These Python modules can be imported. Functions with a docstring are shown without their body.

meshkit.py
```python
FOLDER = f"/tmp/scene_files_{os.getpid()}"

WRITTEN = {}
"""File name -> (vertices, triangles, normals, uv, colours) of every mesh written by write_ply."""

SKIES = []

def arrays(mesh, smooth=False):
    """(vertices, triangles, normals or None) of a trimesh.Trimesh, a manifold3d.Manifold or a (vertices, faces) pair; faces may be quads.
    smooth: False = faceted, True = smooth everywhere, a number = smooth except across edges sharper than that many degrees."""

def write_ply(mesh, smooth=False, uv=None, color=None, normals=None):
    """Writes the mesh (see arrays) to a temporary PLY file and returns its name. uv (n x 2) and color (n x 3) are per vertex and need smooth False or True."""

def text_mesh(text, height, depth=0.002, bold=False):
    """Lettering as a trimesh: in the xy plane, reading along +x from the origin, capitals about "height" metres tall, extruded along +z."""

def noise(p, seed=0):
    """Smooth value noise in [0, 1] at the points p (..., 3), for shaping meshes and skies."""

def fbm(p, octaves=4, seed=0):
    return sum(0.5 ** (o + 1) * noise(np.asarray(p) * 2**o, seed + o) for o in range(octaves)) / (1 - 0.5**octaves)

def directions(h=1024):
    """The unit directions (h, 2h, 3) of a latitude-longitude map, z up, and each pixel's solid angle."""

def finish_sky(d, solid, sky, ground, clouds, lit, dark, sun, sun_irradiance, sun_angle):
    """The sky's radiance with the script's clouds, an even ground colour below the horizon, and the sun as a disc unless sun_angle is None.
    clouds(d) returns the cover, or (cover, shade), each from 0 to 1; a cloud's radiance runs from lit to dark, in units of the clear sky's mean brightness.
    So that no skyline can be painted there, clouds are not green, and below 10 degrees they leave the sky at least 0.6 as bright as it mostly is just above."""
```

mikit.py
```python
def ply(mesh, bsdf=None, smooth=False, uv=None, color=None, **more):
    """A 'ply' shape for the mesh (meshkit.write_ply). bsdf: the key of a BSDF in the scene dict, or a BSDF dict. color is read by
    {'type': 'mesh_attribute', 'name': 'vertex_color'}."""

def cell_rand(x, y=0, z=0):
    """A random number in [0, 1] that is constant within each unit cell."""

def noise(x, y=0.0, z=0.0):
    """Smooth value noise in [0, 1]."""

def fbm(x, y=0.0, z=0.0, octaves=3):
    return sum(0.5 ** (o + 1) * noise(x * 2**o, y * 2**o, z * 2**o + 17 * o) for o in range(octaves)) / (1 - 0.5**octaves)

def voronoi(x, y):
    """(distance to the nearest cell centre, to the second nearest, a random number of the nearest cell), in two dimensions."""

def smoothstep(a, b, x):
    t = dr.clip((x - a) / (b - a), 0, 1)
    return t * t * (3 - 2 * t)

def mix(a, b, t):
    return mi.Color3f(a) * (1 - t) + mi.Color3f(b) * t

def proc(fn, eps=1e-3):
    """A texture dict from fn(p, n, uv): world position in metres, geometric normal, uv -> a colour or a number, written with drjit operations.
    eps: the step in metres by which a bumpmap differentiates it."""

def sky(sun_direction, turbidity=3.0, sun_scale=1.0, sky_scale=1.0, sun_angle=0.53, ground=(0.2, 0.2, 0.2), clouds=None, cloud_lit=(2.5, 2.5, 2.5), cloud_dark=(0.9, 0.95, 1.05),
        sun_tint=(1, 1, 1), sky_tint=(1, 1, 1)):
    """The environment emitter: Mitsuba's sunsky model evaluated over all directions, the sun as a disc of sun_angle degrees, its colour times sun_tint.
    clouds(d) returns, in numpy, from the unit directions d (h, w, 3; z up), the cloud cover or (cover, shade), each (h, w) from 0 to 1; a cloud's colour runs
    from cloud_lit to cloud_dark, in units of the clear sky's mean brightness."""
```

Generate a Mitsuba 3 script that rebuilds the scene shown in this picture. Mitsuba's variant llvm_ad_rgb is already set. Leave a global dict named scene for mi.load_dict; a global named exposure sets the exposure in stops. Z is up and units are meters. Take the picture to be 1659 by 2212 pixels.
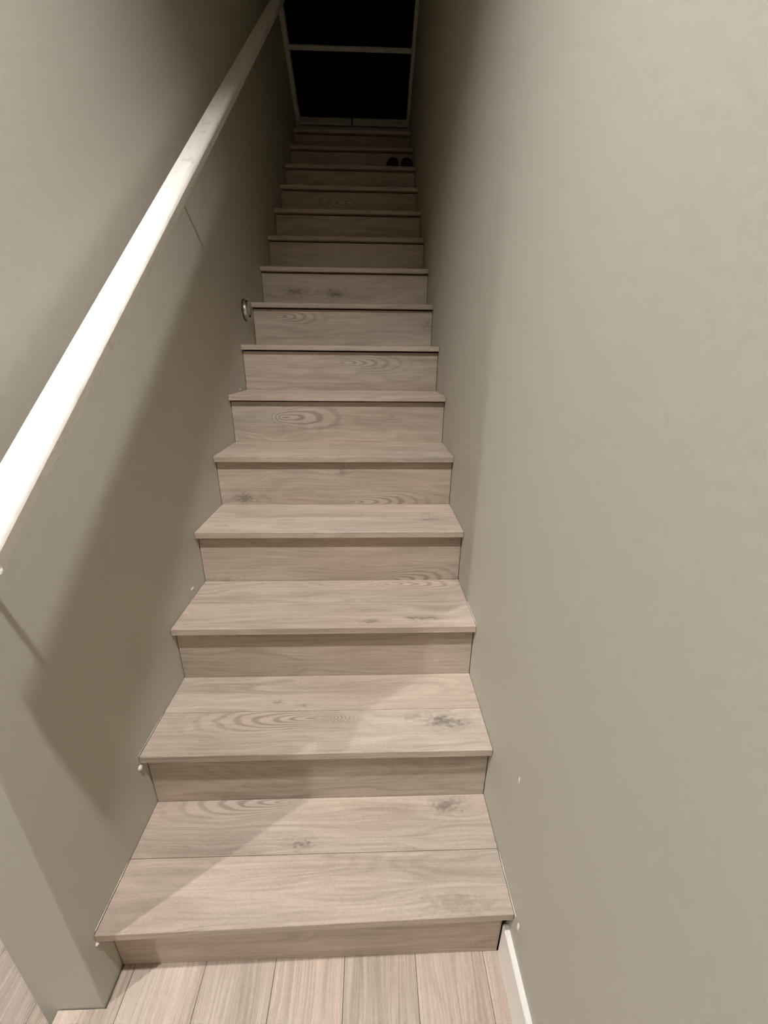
import math
import numpy as np
import trimesh
import drjit as dr
import mitsuba as mi
import mikit
from shapely.geometry import Point, Polygon, box as sbox
from mikit import noise, fbm, cell_rand, smoothstep, mix

T = mi.ScalarTransform4f
scene, labels = {}, {}

# ------------------------------------------------------------------ camera, light, exposure
CAM = [0.5485, -0.4814, 1.2593]
FWD = [0.0320, 0.93375, -0.35649]
UP = [0.00245, 0.3566, 0.93426]
scene['camera'] = {'type': 'perspective', 'fov_axis': 'x', 'fov': 2 * math.degrees(math.atan(829.5 / 889.08)),
                   'near_clip': 0.02, 'far_clip': 60.0,
                   'to_world': T().look_at(origin=CAM, target=[c + f for c, f in zip(CAM, FWD)], up=UP)}
exposure = -0.08
LAMP = (1.0, 0.985, 0.985)          # warm white downlights
# (x, y, bulb radius, radiance) of the ceiling downlights: one over the foot of the stairs, two over the room on the left
LIGHTS = [(0.342, -0.36, 0.034, 4300.0), (-0.94, -0.73, 0.018, 8000.0), (-2.15, -1.62, 0.020, 10000.0)]
LAMP_R, LAMP_DEPTH, CEIL = 0.050, 0.030, 2.75

# ------------------------------------------------------------------ sizes (metres)
W = 0.8435                  # clear width of the stairs
G, R, OVER, TH = 0.2343, 0.185, 0.0225, 0.0206   # going, rise, nosing overhang, tread thickness
STEPS = 15
SEAM = 0.128                # seam between the two boards of a tread
LOW = -0.185                # the floor of the room on the left lies one step lower
SLOPE = 0.781               # of the handrail


# ------------------------------------------------------------------ helpers
def add(key, mesh, bsdf, smooth=False, uv=None, **more):
    scene[key] = mikit.ply(mesh, bsdf, smooth=smooth, uv=uv, **more)
    return key


def tag(key, label=None, category=None, group=None, kind=None):
    labels[key] = {k: v for k, v in (('label', label), ('category', category), ('group', group), ('kind', kind)) if v}


def num(name, i):
    return name if i == 0 else f'{name}_{i:03d}'


def bevel_box(lo, hi, c=0.001):
    lo, hi = np.array(lo, float), np.array(hi, float)
    pts = []
    for s in np.ndindex(2, 2, 2):
        corner = np.where(s, hi, lo)
        for a in range(3):
            q = corner + np.where(s, -c, c)
            q[a] = corner[a]
            pts.append(q)
    m = trimesh.convex.convex_hull(np.array(pts))
    return m


def split(m):
    """Faces with corners of their own, so that every face can carry its own uv."""
    return trimesh.Trimesh(m.vertices[m.faces].reshape(-1, 3), np.arange(len(m.faces) * 3).reshape(-1, 3), process=False)


def prism(poly, axis, a, b):
    """A polygon extruded along an axis: 'z': (x, y), 'x': (y, z), 'y': (x, z)."""
    m = trimesh.creation.extrude_polygon(poly, b - a, engine='earcut')
    v = m.vertices.copy()
    if axis == 'z':
        v = v + [0, 0, a]
    elif axis == 'x':
        v = np.stack([v[:, 2] + a, v[:, 0], v[:, 1]], 1)
    else:
        v = np.stack([v[:, 0], v[:, 2] + a, v[:, 1]], 1)
    m = trimesh.Trimesh(v, m.faces, process=True)
    if m.volume < 0:
        m.invert()
    return m


def tube(points, r, sides=14):
    p = np.asarray(points, float)
    t = np.gradient(p, axis=0)
    t /= np.linalg.norm(t, axis=1, keepdims=True)
    a = np.cross(t, [0.31, 0.9, 0.1]); a /= np.linalg.norm(a, axis=1, keepdims=True)
    b = np.cross(t, a)
    ang = np.arange(sides) * 2 * np.pi / sides
    rr = np.broadcast_to(r, (len(p),))
    v = (p[:, None] + rr[:, None, None] * (np.cos(ang)[None, :, None] * a[:, None] + np.sin(ang)[None, :, None] * b[:, None])).reshape(-1, 3)
    f = []
    for i in range(len(p) - 1):
        for j in range(sides):
            k = (j + 1) % sides
            f += [[i * sides + j, i * sides + k, (i + 1) * sides + k], [i * sides + j, (i + 1) * sides + k, (i + 1) * sides + j]]
    n = len(v)
    v = np.vstack([v, p[:1], p[-1:]])
    for j in range(sides):
        k = (j + 1) % sides
        f += [[n, k, j], [n + 1, (len(p) - 1) * sides + j, (len(p) - 1) * sides + k]]
    m = trimesh.Trimesh(v, f, process=True)
    trimesh.repair.fix_normals(m)
    return m


def lathe(profile, origin, axis='x', sides=40):
    """Revolves (radius, height) about an axis through the origin, height growing along +x or -z."""
    m = trimesh.creation.revolve(np.array(profile, float), sections=sides)
    v = m.vertices.copy()
    if axis == 'x':
        v = np.stack([v[:, 2], v[:, 0], v[:, 1]], 1)
    elif axis == '-z':
        v = np.stack([v[:, 0], -v[:, 1], -v[:, 2]], 1)
    m = trimesh.Trimesh(v + np.array(origin), m.faces, process=True)
    trimesh.repair.fix_normals(m)
    return m


# ------------------------------------------------------------------ materials
# Greige laminate. uv = metres on the board; the whole part of v is the board's number, so that every board differs.
# knots: (board, along, across, half length, half width, strength); arches: (board, along, across, side, long, short, width, rings)
KNOTS = [(3, .383, .019, .026, .011, .55), (3, .742, .100, .040, .016, .50), (2, .735, .022, .07, .016, .22), (5, .293, .030, .012, .006, .5), (5, .364, .016, .014, .006, .4),
         (4, .741, .085, .045, .020, .60), (4, .66, .105, .03, .012, .25), (6, .692, .041, .050, .008, .5), (6, .546, .028, .022, .008, .5),
         (8, .752, .100, .045, .010, .4), (8, .069, .058, .02, .008, .3), (9, .75, .03, .03, .008, .3), (44, .058, .006, .045, .02, .45),
         (45, .091, .034, .045, .018, .55), (45, .448, .139, .018, .012, .4), (48, .823, .114, .02, .02, .35), (49, .172, .088, .05, .018, .5),
         (49, .364, .080, .05, .022, .6), (66, -.035, .10, .030, .006, .45), (51, .5, .06, .05, .02, .4), (53, .2, .09, .05, .02, .4)]
ARCHES = [(3, .350, .118, -1, .30, .03, .020, 9), (4, .435, .102, -1, .34, .07, .024, 10), (7, .560, .100, 1, .30, .03, .022, 9),
          (44, .600, .012, 1, .26, .04, .030, 8), (45, .430, .022, 1, .34, .05, .022, 10), (46, .20, .11, 1, .25, .05, .03, 5),
          (47, .380, .128, 1, .32, .04, .020, 9), (48, .060, .140, 1, .26, .04, .018, 8),
          (50, .3, .03, 1, .3, .05, .025, 8), (52, .5, .12, -1, .3, .05, .025, 8)]


def wood_shade(uv):
    u, v = uv.x, uv.y
    k = dr.floor(v + 0.3)
    w = v - k
    s = k * 3.7
    warp = fbm(u * 5 + s, w * 26, 2.0, octaves=2) - 0.5
    fine = noise(u * 9 + s, w * 420 + warp * 9, 1.0)
    mid = fbm(u * 2.6 + s, w * 62 + warp * 6, 5.0, octaves=3)
    broad = fbm(u * 1.7 + s, w * 11, 9.0, octaves=2)
    speck = noise(u * 230, w * 520, 3.0)
    t = 0.42 + (mid - 0.5) * 0.55 + (broad - 0.5) * 0.62 + (fine - 0.5) * dr.select(k > 59.5, 0.46, 0.30) + (speck - 0.5) * 0.17 + (cell_rand(k, 5) - 0.5) * 0.11
    figure = fbm(u * 1.6 + s, w * 9 + warp * 0.5, 21.0, octaves=2)
    rings = dr.abs(dr.sin(figure * 34.0))
    t += (rings - 0.64) * dr.select(k > 59.5, 0.07, 0.15) * smoothstep(0.52, 0.7, noise(u * 3 + s, w * 14, 31.0))
    dark = mi.Float(0)
    for b, u0, v0, side, long, short, wide, n in ARCHES:
        q = (u - u0) * side
        d = dr.sqrt(dr.square(dr.select(q > 0, q / long, q / short)) + dr.square((w - v0 + warp * 0.006) / wide / (1 + 2.2 * dr.maximum(q, 0) / long)))
        d = d + (noise(u * 30 + s, w * 90, 4.0) - 0.5) * 0.05
        line = dr.sin(dr.power(dr.maximum(d, 1e-4), 0.9) * n * 4.6)
        line = smoothstep(-0.1, 1.0, line) - 0.25
        on = dr.exp(-dr.power(d / 0.95, 4.0)) * dr.select(dr.abs(k - b) < 0.5, 1.0, 0.0)
        t = t * (1 - 0.5 * on) + 0.5 * on * 0.45 - line * on * 0.62
    for b, u0, v0, long, wide, strength in KNOTS:
        du, dv = (u - u0) / long, (w - v0) / wide
        e = dr.sqrt(dr.square(du) + dr.square(dv)) + (noise(u * 130, w * 210, 6.0) - 0.5) * 1.1 + (noise(u * 50, w * 50, 8.0) - 0.5) * 0.6
        here = dr.select(dr.abs(k - b) < 0.5, 1.0, 0.0)
        dark += here * strength * (smoothstep(1.15, 0.1, e) + 0.35 * smoothstep(2.2, 0.8, e) * (0.4 + 1.2 * noise(u * 60 + dv, w * 240, 2.0)))
    return t, dark, k


def wood_color(p, n, uv):
    t, dark, k = wood_shade(uv)
    c = mix((0.310, 0.244, 0.190), (0.615, 0.515, 0.425), dr.clip(t + 0.12, 0, 1))
    c = c * mi.Color3f(1 - dark * 0.62)
    pink = (noise(uv.x * 4 + k, uv.y * 9, 40.0) - 0.5) * 0.05
    return dr.clip(c * (mi.Color3f(1.0, 1.0, 1.0) + mi.Color3f(pink, -0.2 * pink, -0.4 * pink)), 0.02, 0.9)


def wall_bump(p, n, uv):
    return noise(p.x * 260, p.y * 260, p.z * 260) * 0.6 + noise(p.x * 90, p.y * 90, p.z * 90)


scene['wood'] = {'type': 'twosided', 'bsdf': {'type': 'principled', 'base_color': mikit.proc(wood_color), 'roughness': 0.44, 'specular': 0.42}}
scene['wall_paint'] = {'type': 'twosided', 'bsdf': {'type': 'bumpmap', 'scale': 0.00018, 'tex': mikit.proc(wall_bump, eps=8e-4),
                       'bsdf': {'type': 'principled', 'base_color': {'type': 'rgb', 'value': (0.440, 0.420, 0.356)}, 'roughness': 0.62, 'specular': 0.35}}}
scene['ceiling_paint'] = {'type': 'twosided', 'bsdf': {'type': 'principled', 'base_color': {'type': 'rgb', 'value': (0.76, 0.75, 0.70)}, 'roughness': 0.8, 'specular': 0.2}}


def rail_color(p, n, uv):
    grime = smoothstep(0.62, 0.80, fbm(p.x * 60, p.y * 26, p.z * 26, octaves=3))
    return mix((0.87, 0.845, 0.79), (0.70, 0.66, 0.60), grime * 0.55)


def simple(rgb, rough, metallic=0.0, **more):
    return {'type': 'twosided', 'bsdf': {'type': 'principled', 'base_color': {'type': 'rgb', 'value': rgb}, 'roughness': rough, 'metallic': metallic, **more}}


scene['white_gloss'] = {'type': 'twosided', 'bsdf': {'type': 'principled', 'base_color': mikit.proc(rail_color), 'roughness': 0.28, 'specular': 0.5}}
scene['white_trim'] = simple((0.80, 0.775, 0.725), 0.38)
scene['frame_paint'] = simple((0.72, 0.69, 0.62), 0.45)
scene['caulk'] = simple((0.86, 0.83, 0.76), 0.5)
scene['nickel'] = simple((0.66, 0.62, 0.56), 0.24, 1.0)
scene['black_rubber'] = simple((0.012, 0.011, 0.010), 0.6)
scene['black_panel'] = simple((0.006, 0.006, 0.006), 0.95, specular=0.0)
scene['shoe_black'] = simple((0.010, 0.010, 0.011), 0.7)
scene['shoe_grey'] = simple((0.34, 0.32, 0.30), 0.8)
scene['underlay'] = simple((0.055, 0.045, 0.038), 0.9)
scene['lens_grey'] = simple((0.30, 0.28, 0.24), 0.4)

# ------------------------------------------------------------------ the setting
XL, YB, YF = -5.6, -6.2, 1.6        # the room at the foot of the stairs: left wall, back wall, front wall of its left part
add('wall_right', trimesh.creation.box(bounds=[[W, YB - .1, LOW - .1], [W + .12, 4.0, 4.2]]), 'wall_paint')
tag('wall_right', kind='structure')
lft = sbox(-.131, -.0365, 0.0, 4.0)
add('wall_left', bevel_box([-.131, -.0365, LOW - .05], [0, 4.0, 4.2], 0.002), 'wall_paint')
tag('wall_left', kind='structure')
add('wall_back', trimesh.creation.box(bounds=[[XL - .1, YB - .1, LOW - .1], [W, YB, CEIL]]), 'wall_paint')
tag('wall_back', kind='structure')
add('wall_side', trimesh.creation.box(bounds=[[XL - .1, YB, LOW - .1], [XL, YF + .1, CEIL]]), 'wall_paint')
tag('wall_side', kind='structure')
add('wall_front', trimesh.creation.box(bounds=[[XL, YF, LOW - .1], [-.131, YF + .1, CEIL]]), 'wall_paint')
tag('wall_front', kind='structure')

# ceiling of the room, open above the stairs, with round holes for the downlights; then a soffit that climbs to the hatch
plan = Polygon([(XL, YB), (W, YB), (W, .30), (0, .30), (0, -.0365), (-.131, -.0365), (-.131, YF), (XL, YF)])
for x, y, *_ in LIGHTS:
    plan = plan.difference(Point(x, y).buffer(LAMP_R, 32))
HY, HZ = 2.40, 3.52                 # upper edge of the hatch
soffit = prism(Polygon([(.30, CEIL), (HY, HZ), (HY, HZ + .1), (.30, CEIL + .1)]), 'x', 0, W)
add('ceiling', trimesh.util.concatenate([prism(plan, 'z', CEIL, CEIL + .1), soffit]), 'ceiling_paint')
tag('ceiling', kind='structure')

# floors: boards along y. The landing in front of the stairs, and the room one step down on the left
add('floor', trimesh.creation.box(bounds=[[-.0935, YB, LOW + .001], [W, .030, -.012]]), 'underlay')
tag('floor', kind='structure')


def board(lo, hi, k, c=0.0008, along='x'):
    """A laminate board with uv in metres; the grain runs along x or y."""
    m = split(bevel_box(lo, hi, c))
    v = m.vertices
    if along == 'x':
        uv = np.stack([v[:, 0], k + (v[:, 1] - lo[1]) - (hi[2] - v[:, 2])], 1)
    elif along == 'riser':
        uv = np.stack([v[:, 0], k + (v[:, 2] - lo[2]) + (v[:, 1] - lo[1])], 1)
    else:
        uv = np.stack([v[:, 1], k + (v[:, 0] - lo[0]) - (hi[2] - v[:, 2])], 1)
    return m, uv


edges = [-.0935, .029, .1825, .336, .488, .6455, .7985, W - .0005]
n = 0
for i in range(7):
    a, b = edges[i] + .0004, edges[i + 1] - .0004
    if i == 0:
        spans = [(YB, -1.3005)]
    else:
        ends = [.0285, -0.55 - .37 * (i * 5 % 7) / 2, YB]
        spans = [(ends[1], ends[0]), (ends[2], ends[1] - .0005)]
    for y0, y1 in spans:
        if i == 1:
            a = .029 + .0004
        m, uv = board([a, y0, -.012], [b, y1, 0], 60 + i + (20 if y1 < -.3 else 0), along='y')
        add(num('floor__plank', n), m, 'wood', uv=uv)
        n += 1
# the board that is notched around the end of the left wall
m = split(prism(Polygon([(-.0931, -1.30), (.0286, -1.30), (.0286, .0285), (.0035, .0285), (.0035, -.0385), (-.0931, -.0385)]), 'z', -.012, 0))
uv = np.stack([m.vertices[:, 1], 60 + m.vertices[:, 0] + .0931 + m.vertices[:, 2]], 1)
add(num('floor__plank', n), m, 'wood', uv=uv)

add('floor_001', trimesh.creation.box(bounds=[[XL, YB, LOW - .10], [W, YF, LOW - .012]]), 'underlay')
tag('floor_001', kind='structure')
n = 0
x = -.0945
while x > XL + .02:
    x0 = max(x - .1535, XL)
    cut = YB + 1.2 + (n * 5 % 7) * .31
    y1 = YF if x0 < -.13 or True else YF
    for ya, yb in ((YB, cut - .0005), (cut, YF)):
        if x > -.131 and yb > 0:
            yb = -.037
        m, uv = board([x0 + .0004, ya, LOW - .012], [x - .0004, yb, LOW], 100 + n, along='y')
        add(num('floor_001__plank', n), m, 'wood', uv=uv)
        n += 1
    x = x0 if x != -.0945 else -.131
    if x0 < -.13 and x == -.131:
        # the first board ends at the wall; the rest of its width runs on beside the wall
        m, uv = board([x0 + .0004, -.0370 + .0005, LOW - .012], [-.1315, YF, LOW], 100 + n, along='y')
        add(num('floor_001__plank', n), m, 'wood', uv=uv)
        n += 1
        x = x0

# white baseboard along the right wall, its top catching the light
bb = prism(Polygon([(W - .0115, 0.0002), (W, 0.0002), (W, .112), (W - .0095, .112), (W - .0115, .110)]), 'y', YB, .0235)
add('baseboard_right', bb, 'white_trim')
tag('baseboard_right', kind='structure')

# ------------------------------------------------------------------ staircase
for k in range(1, STEPS + 1):
    y0, z1 = (k - 1) * G, k * R
    x0, x1 = .0012, W - .0012
    back = k * G + OVER if k < STEPS else 3.405
    t = num('staircase__tread', k - 1)
    seam = y0 + SEAM if k < STEPS else y0 + .06
    m, uv = board([x0, y0, z1 - TH], [x1, seam - .0003, z1], 2 * k, c=.0012)
    if k == 1:       # the bottom tread sits a little askew
        m.vertices[:, 1] += np.where(m.vertices[:, 1] < y0 + .05, -.005 + .0115 * m.vertices[:, 0] / W, 0)
    add(t + '__plank', m, 'wood', uv=uv)
    m, uv = board([x0, seam + .0003, z1 - TH], [x1, back - .0009, z1], 2 * k + 1, c=.0006)
    add(t + '__plank_001', m, 'wood', uv=uv)
    yr = y0 + OVER
    m, uv = board([.0022, yr, z1 - R - (.012 if k > 1 else -.0004)], [W - (.0022 if k > 1 else .0125), yr + .012, z1 - TH - .0055], 40 + k, along='riser')
    if k == 1:
        m.vertices[:, 1] += .0045
    add(num('staircase__riser', k - 1), m, 'wood', uv=uv)
poly = [(.045, LOW + .0)]
for k in range(1, STEPS + 1):
    poly += [((k - 1) * G + OVER + .018, (k - 1) * R if k > 1 else LOW), ((k - 1) * G + OVER + .018, k * R - TH - .002)]
poly += [(3.40, STEPS * R - TH - .002), (3.40, LOW)]
add('staircase__carriage', prism(Polygon(poly[1:]), 'x', .006, W - .006), 'underlay')
tag('staircase', 'straight indoor staircase of fifteen greige wood-look steps between two painted walls', 'staircase')
labels['staircase__carriage'] = {'label': 'dark stepped structure under the treads, seen in the side gaps'}

# blobs and smears of white caulk where the treads meet the walls
rng = np.random.default_rng(4)


def blob(center, size, seed):
    m = trimesh.creation.icosphere(3)
    v = m.vertices
    v = v * (1 + .35 * (mikit.meshkit.noise(v * 2.2 + seed) - .5))[:, None]
    return trimesh.Trimesh(v * size + np.array(center), m.faces, process=False)


CAULK = [((.0015, G - .004, 2 * R - .0285), (.004, .006, .006)), ((.001, -.004, R - .0285), (.003, .004, .004)),
         ((W - .0008, -.014, .187), (.0014, .004, .011)), ((W - .0005, .086, .470), (.0010, .0022, .009)),
         ((.0008, .632, .584), (.0015, .010, .003)), ((.0008, 1.34, 1.118), (.002, .006, .004))]
for i, (c, s) in enumerate(CAULK):
    holder = 'wall_left' if c[0] < .1 else 'wall_right'
    add(num(holder + '__caulk', i if holder == 'wall_left' and i < 2 else {2: 0, 3: 1, 4: 2, 5: 3}[i]), blob(c, s, i), 'caulk', smooth=True)
# beads of caulk along the edges of the lowest treads
for i, (xx, k) in enumerate([(.0001, 1), (.0001, 2), (W - .0001, 1), (W - .0001, 3)]):
    y = np.linspace((k - 1) * G + .002, (k - 1) * G + .12, 14)
    pts = np.stack([np.full_like(y, xx), y, np.full_like(y, k * R + .0013)], 1)
    holder = 'wall_left' if xx < .1 else 'wall_right'
    add(num(holder + '__caulk', 4 + i), tube(pts, .0007 + .0003 * np.sin(y * 90), 8), 'caulk', smooth=True)

# ------------------------------------------------------------------ handrail on the left wall
th = math.atan(SLOPE)
cs, sn = math.cos(th), math.sin(th)
XI, XO = .050, .1000                # inner and outer side of the rail
top, bot = 1.062 * cs, 1.020 * cs    # heights square to the slope
prof = []
# eased outer edge, over a lower part set back a little
prof += [(XO - .0100, top), (XO - .0085, top - .0005), (XO - .0030, top - .0048), (XO - .0008, top - .0085), (XO, top - .0118), (XO - .0010, top - .0128), (XO - .0056, top - .0134), (XO - .0060, bot + .0040), (XO - .0050, bot + .0028), (XO - .0048, bot + .001), (XO - .0055, bot)]
prof += [(XI + .005, bot), (XI + .0040, bot + .001), (XI + .0042, bot + .0036), (XI + .0060, bot + .0052), (XI + .0056, top - .0122), (XI + .0010, top - .0115), (XI, top - .0100)]
for a in np.linspace(90, 0, 7):
    prof.append((XI + .0035 - .0035 * math.sin(math.radians(a)), top - .0035 + .0035 * math.cos(math.radians(a))))
rail = trimesh.creation.extrude_polygon(Polygon(prof), 1.0, engine='earcut')
v = rail.vertices.copy()
# local: x, height square to the slope, length -> world. The ends are cut plumb.
yy = -.022 + v[:, 2] * 2.78
zz = v[:, 1] / cs + SLOPE * yy
rail = trimesh.Trimesh(np.stack([v[:, 0], yy, zz], 1), rail.faces, process=True)
trimesh.repair.fix_normals(rail)
add('handrail__rail', rail, 'white_gloss', smooth=35)
tag('handrail', 'glossy white wooden handrail with rounded edges on brackets along the left wall', 'handrail')
for i, yb in enumerate((.036, .945, 1.86, 2.60)):
    zr = 1.020 + SLOPE * yb          # underside of the rail
    xm = (XI + XO) / 2
    b = num('handrail__bracket', i)
    path = [(.004, yb, zr - .056), (.02, yb, zr - .050), (xm - .010, yb, zr - .022), (xm - .002, yb, zr - .016), (xm, yb, zr - .009), (xm, yb, zr + .001)]
    add(b, tube(path, .0048), 'nickel', smooth=40)
    add(b + '__wall_plate', lathe([(0, .0), (.019, 0), (.019, .003), (.014, .006), (0, .0065)], (0, yb, zr - .056)), 'nickel', smooth=35)
    sad = bevel_box([xm - .011, -.026, -.0014], [xm + .011, .026, .0014], .0006)
    q = sad.vertices.copy()
    sad = trimesh.Trimesh(np.stack([q[:, 0], yb + q[:, 1] * cs - q[:, 2] * sn, zr - .0012 + q[:, 1] * sn + q[:, 2] * cs], 1), sad.faces)
    add(b + '__saddle', sad, 'nickel')
    labels[b] = {'label': 'brushed nickel bracket'}

# ------------------------------------------------------------------ round step light in the left wall
LC = (0, 1.530, 1.437)
add('step_light__gasket', lathe([(.030, 0), (.0435, 0), (.0435, .0035), (.030, .0035)], LC), 'black_rubber')
ring = [(.026, .0035)]
for a in np.linspace(180, 0, 15):
    ring.append((.0340 + .0080 * math.cos(math.radians(a)), .0050 + .0150 * math.sin(math.radians(a))))
ring.append((.042, .0035))
add('step_light__trim_ring', lathe(ring + [ring[0]], LC), 'nickel', smooth=40)
add('step_light__lens', lathe([(0, .0035), (.0262, .0035), (.0262, .0150), (.020, .0205), (.010, .0230), (0, .0235)], LC), 'lens_grey', smooth=30)
tag('step_light', 'small round unlit step light with nickel ring low on the left wall', 'step light')
labels['step_light__trim_ring'] = {'label': 'polished nickel ring'}

# ------------------------------------------------------------------ sloping hatch at the top of the stairs
# the plane of its frame rises towards the foot of the stairs: (y, z) = (3.42, 2.88) at the sill
S0, DIR = np.array([3.42, 2.88]), np.array([-.847, .532])
NRM = np.array([.532, .847])        # outwards


def slab(x0, x1, s0, s1, d0, d1, c=.0015):
    m = bevel_box([x0, s0, d0], [x1, s1, d1], c)
    q = m.vertices
    yz = S0 + q[:, 1:2] * DIR + q[:, 2:3] * NRM
    m = trimesh.Trimesh(np.stack([q[:, 0], yz[:, 0], yz[:, 1]], 1), m.faces)
    trimesh.repair.fix_normals(m)
    return m


JW, ST = .030, 1.205
add('door_1__jamb', slab(.0005, JW, -.05, ST, -.006, .05), 'frame_paint')
add('door_1__jamb_001', slab(W - .022, W - .0005, -.05, ST, -.006, .05), 'frame_paint')
add('door_1__cross_rail', slab(JW, W - .022, .397, .419, .004, .020), 'frame_paint')
add('door_1__header', slab(JW, W - .022, ST - .06, ST, 0, .05), 'frame_paint')
mid = .415
add('door_1__sill', slab(JW + .0005, mid - .004, -.030, -.013, -.004, .05), 'frame_paint')
add('door_1__sill_001', slab(mid + .004, W - .0225, -.030, -.013, -.004, .05), 'frame_paint')
add('door_1__leaf', slab(.002, mid - .00005, -.05, ST + .05, .055, .075), 'black_panel')
add('door_1__leaf_001', slab(mid + .00005, W - .002, -.05, ST + .05, .055, .075), 'black_panel')
tag('door_1', kind='structure')
labels['door_1__leaf'] = labels['door_1__leaf_001'] = {'label': 'black leaf'}
add('wall_top', trimesh.creation.box(bounds=[[0, 3.406, 1.5], [W, 3.52, 2.842]]), 'wall_paint')
tag('wall_top', kind='structure')

# ------------------------------------------------------------------ shoes on the thirteenth step


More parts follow.
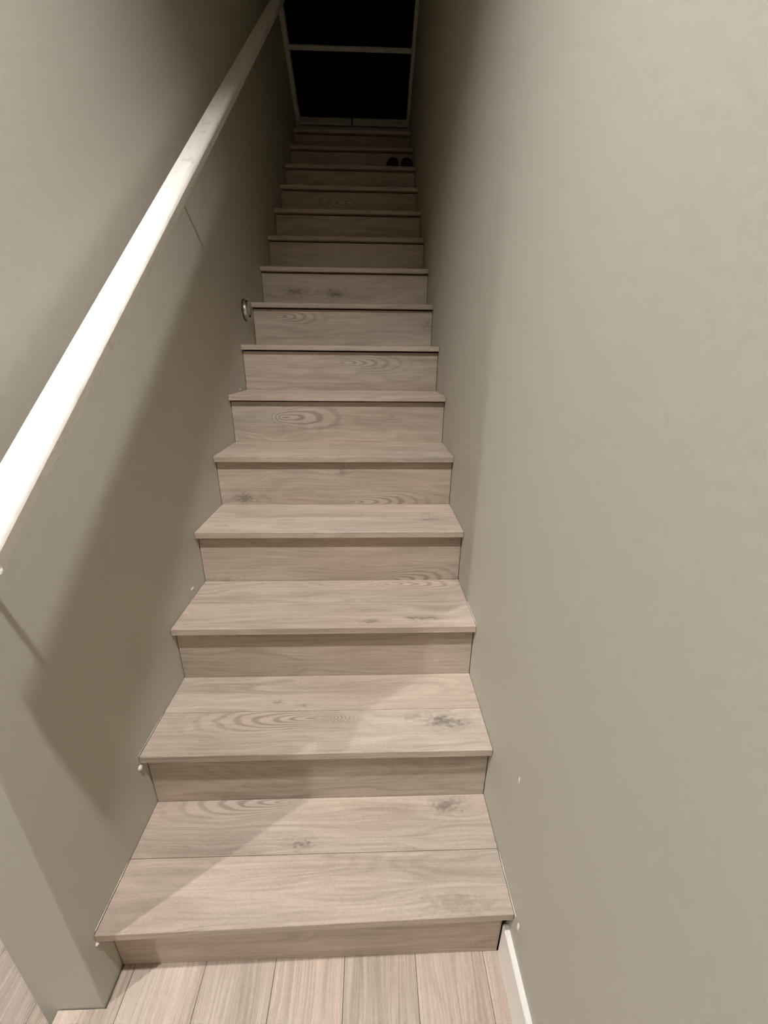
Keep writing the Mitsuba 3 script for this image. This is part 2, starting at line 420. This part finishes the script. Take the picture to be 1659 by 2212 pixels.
def shoe(cx, y0, z, length, half, side, turn):
    """Toe towards the foot of the stairs. Lofted sections; side: +1 right shoe."""
    S, A = 22, 24
    rows_u, rows_s = [], []
    for i in range(S + 1):
        t = i / S
        w = half * (math.sqrt(max(1 - (1 - min(t / .22, 1)) ** 2.4, .0)) * (1 - .20 * math.exp(-((t - .62) / .16) ** 2)) * (math.sqrt(max(1 - max((t - .78) / .22, 0) ** 2.4, 0)) * .88 if t > .5 else 1))
        w = max(w, .0015)
        h = .060 * math.sqrt(min(1, t / .14 + .02)) + .016 * np.clip((t - .25) / .25, 0, 1) + .020 * np.clip((t - .62) / .3, 0, 1)
        if t > .96:
            h *= 1 - .3 * (t - .96) / .04
        off = .006 * side * math.sin(t * math.pi * 1.1)
        ring = []
        for j in range(A + 1):
            a = math.pi * j / A
            ring.append((off + w * np.sign(math.cos(a)) * abs(math.cos(a)) ** .72, t * length, .011 + (h - .011) * math.sin(a) ** .8))
        rows_u.append(ring)
        rows_s.append((off, w * 1.06 + .001, t * length))

    def place_(v):
        v = np.asarray(v, float)
        c, s_ = math.cos(turn), math.sin(turn)
        return np.stack([cx + v[:, 0] * c - v[:, 1] * s_, y0 + v[:, 0] * s_ + v[:, 1] * c, z + v[:, 2]], 1)

    v = np.array(rows_u).reshape(-1, 3)
    n_ = A + 1
    f = []
    for i in range(S):
        for j in range(A):
            a, b = i * n_ + j, (i + 1) * n_ + j
            f += [[a, a + 1, b + 1], [a, b + 1, b]]
        f += [[i * n_, (i + 1) * n_, (i + 1) * n_ + A], [i * n_, (i + 1) * n_ + A, i * n_ + A]]
    upper = trimesh.Trimesh(place_(v), f, process=True)
    trimesh.repair.fix_normals(upper)
    left = [(o - w, y) for o, w, y in rows_s]
    right = [(o + w, y) for o, w, y in rows_s]
    out = Polygon(left + right[::-1]).buffer(.0015)
    sole = trimesh.creation.extrude_polygon(out, .013, engine='earcut')
    sole = trimesh.Trimesh(place_(sole.vertices), sole.faces)
    trimesh.repair.fix_normals(sole)
    tongue = blob((0, 0, 0), (half * .55, .045, .008), 3.0)
    q = tongue.vertices
    tongue = trimesh.Trimesh(place_(q + [0.004 * side, length * .47, .0625] + np.stack([0 * q[:, 0], 0 * q[:, 0], q[:, 1] * .28], 1)), tongue.faces)
    return upper, sole, tongue


for i, (cx, side, txt) in enumerate([(.702, -1, 'left shoe of a black pair, toe out, on a step near the stair top'),
                                     (.786, 1, 'right shoe of a black pair, nearest the right wall, high on the stairs')]):
    key = num('shoe', i)
    up_, so_, to_ = shoe(cx, 12 * G + .006, 13 * R + .0006, 4.0 * .0612, .0415, side, -.02 * side)
    add(key + '__upper', up_, 'shoe_black', smooth=50)
    add(key + '__sole', so_, 'black_rubber', smooth=30)
    add(key + '__tongue', to_, 'shoe_grey', smooth=True)
    tag(key, txt, 'shoe', 'black shoes on the step')
    labels[key + '__tongue'] = {'label': 'grey tongue'}

# ------------------------------------------------------------------ downlights in the ceiling of the room
for i, (x, y, bulb, power) in enumerate(LIGHTS):
    key = num('ceiling_light', i)
    add(key + '__trim', lathe([(LAMP_R - .001, -LAMP_DEPTH - .002), (LAMP_R - .0015, .003), (LAMP_R + .016, .003), (LAMP_R + .018, .0005), (LAMP_R + .0005, .0005), (LAMP_R + .0002, -LAMP_DEPTH - .002), (LAMP_R - .001, -LAMP_DEPTH - .002)], (x, y, CEIL), '-z'), 'ceiling_paint', smooth=30)
    plate = trimesh.creation.cylinder(LAMP_R - .0015, .004, sections=40)
    plate.apply_translation([x, y, CEIL + LAMP_DEPTH + .003])
    add(key + '__reflector', plate, 'ceiling_paint')
    disk = trimesh.creation.cylinder(bulb, .004, sections=40)
    disk.apply_translation([x, y, CEIL + LAMP_DEPTH - .0012])
    scene[key + '__bulb'] = mikit.ply(disk, 'ceiling_paint', emitter={'type': 'area', 'radiance': {'type': 'rgb', 'value': [power * c for c in LAMP]}})
    tag(key, ('round recessed downlight, lit, in the ceiling over the foot of the stairs', 'round recessed downlight, lit, in the ceiling left of the stairs', 'round recessed downlight, lit, deeper in the room on the left')[i], 'ceiling light', 'recessed downlights')
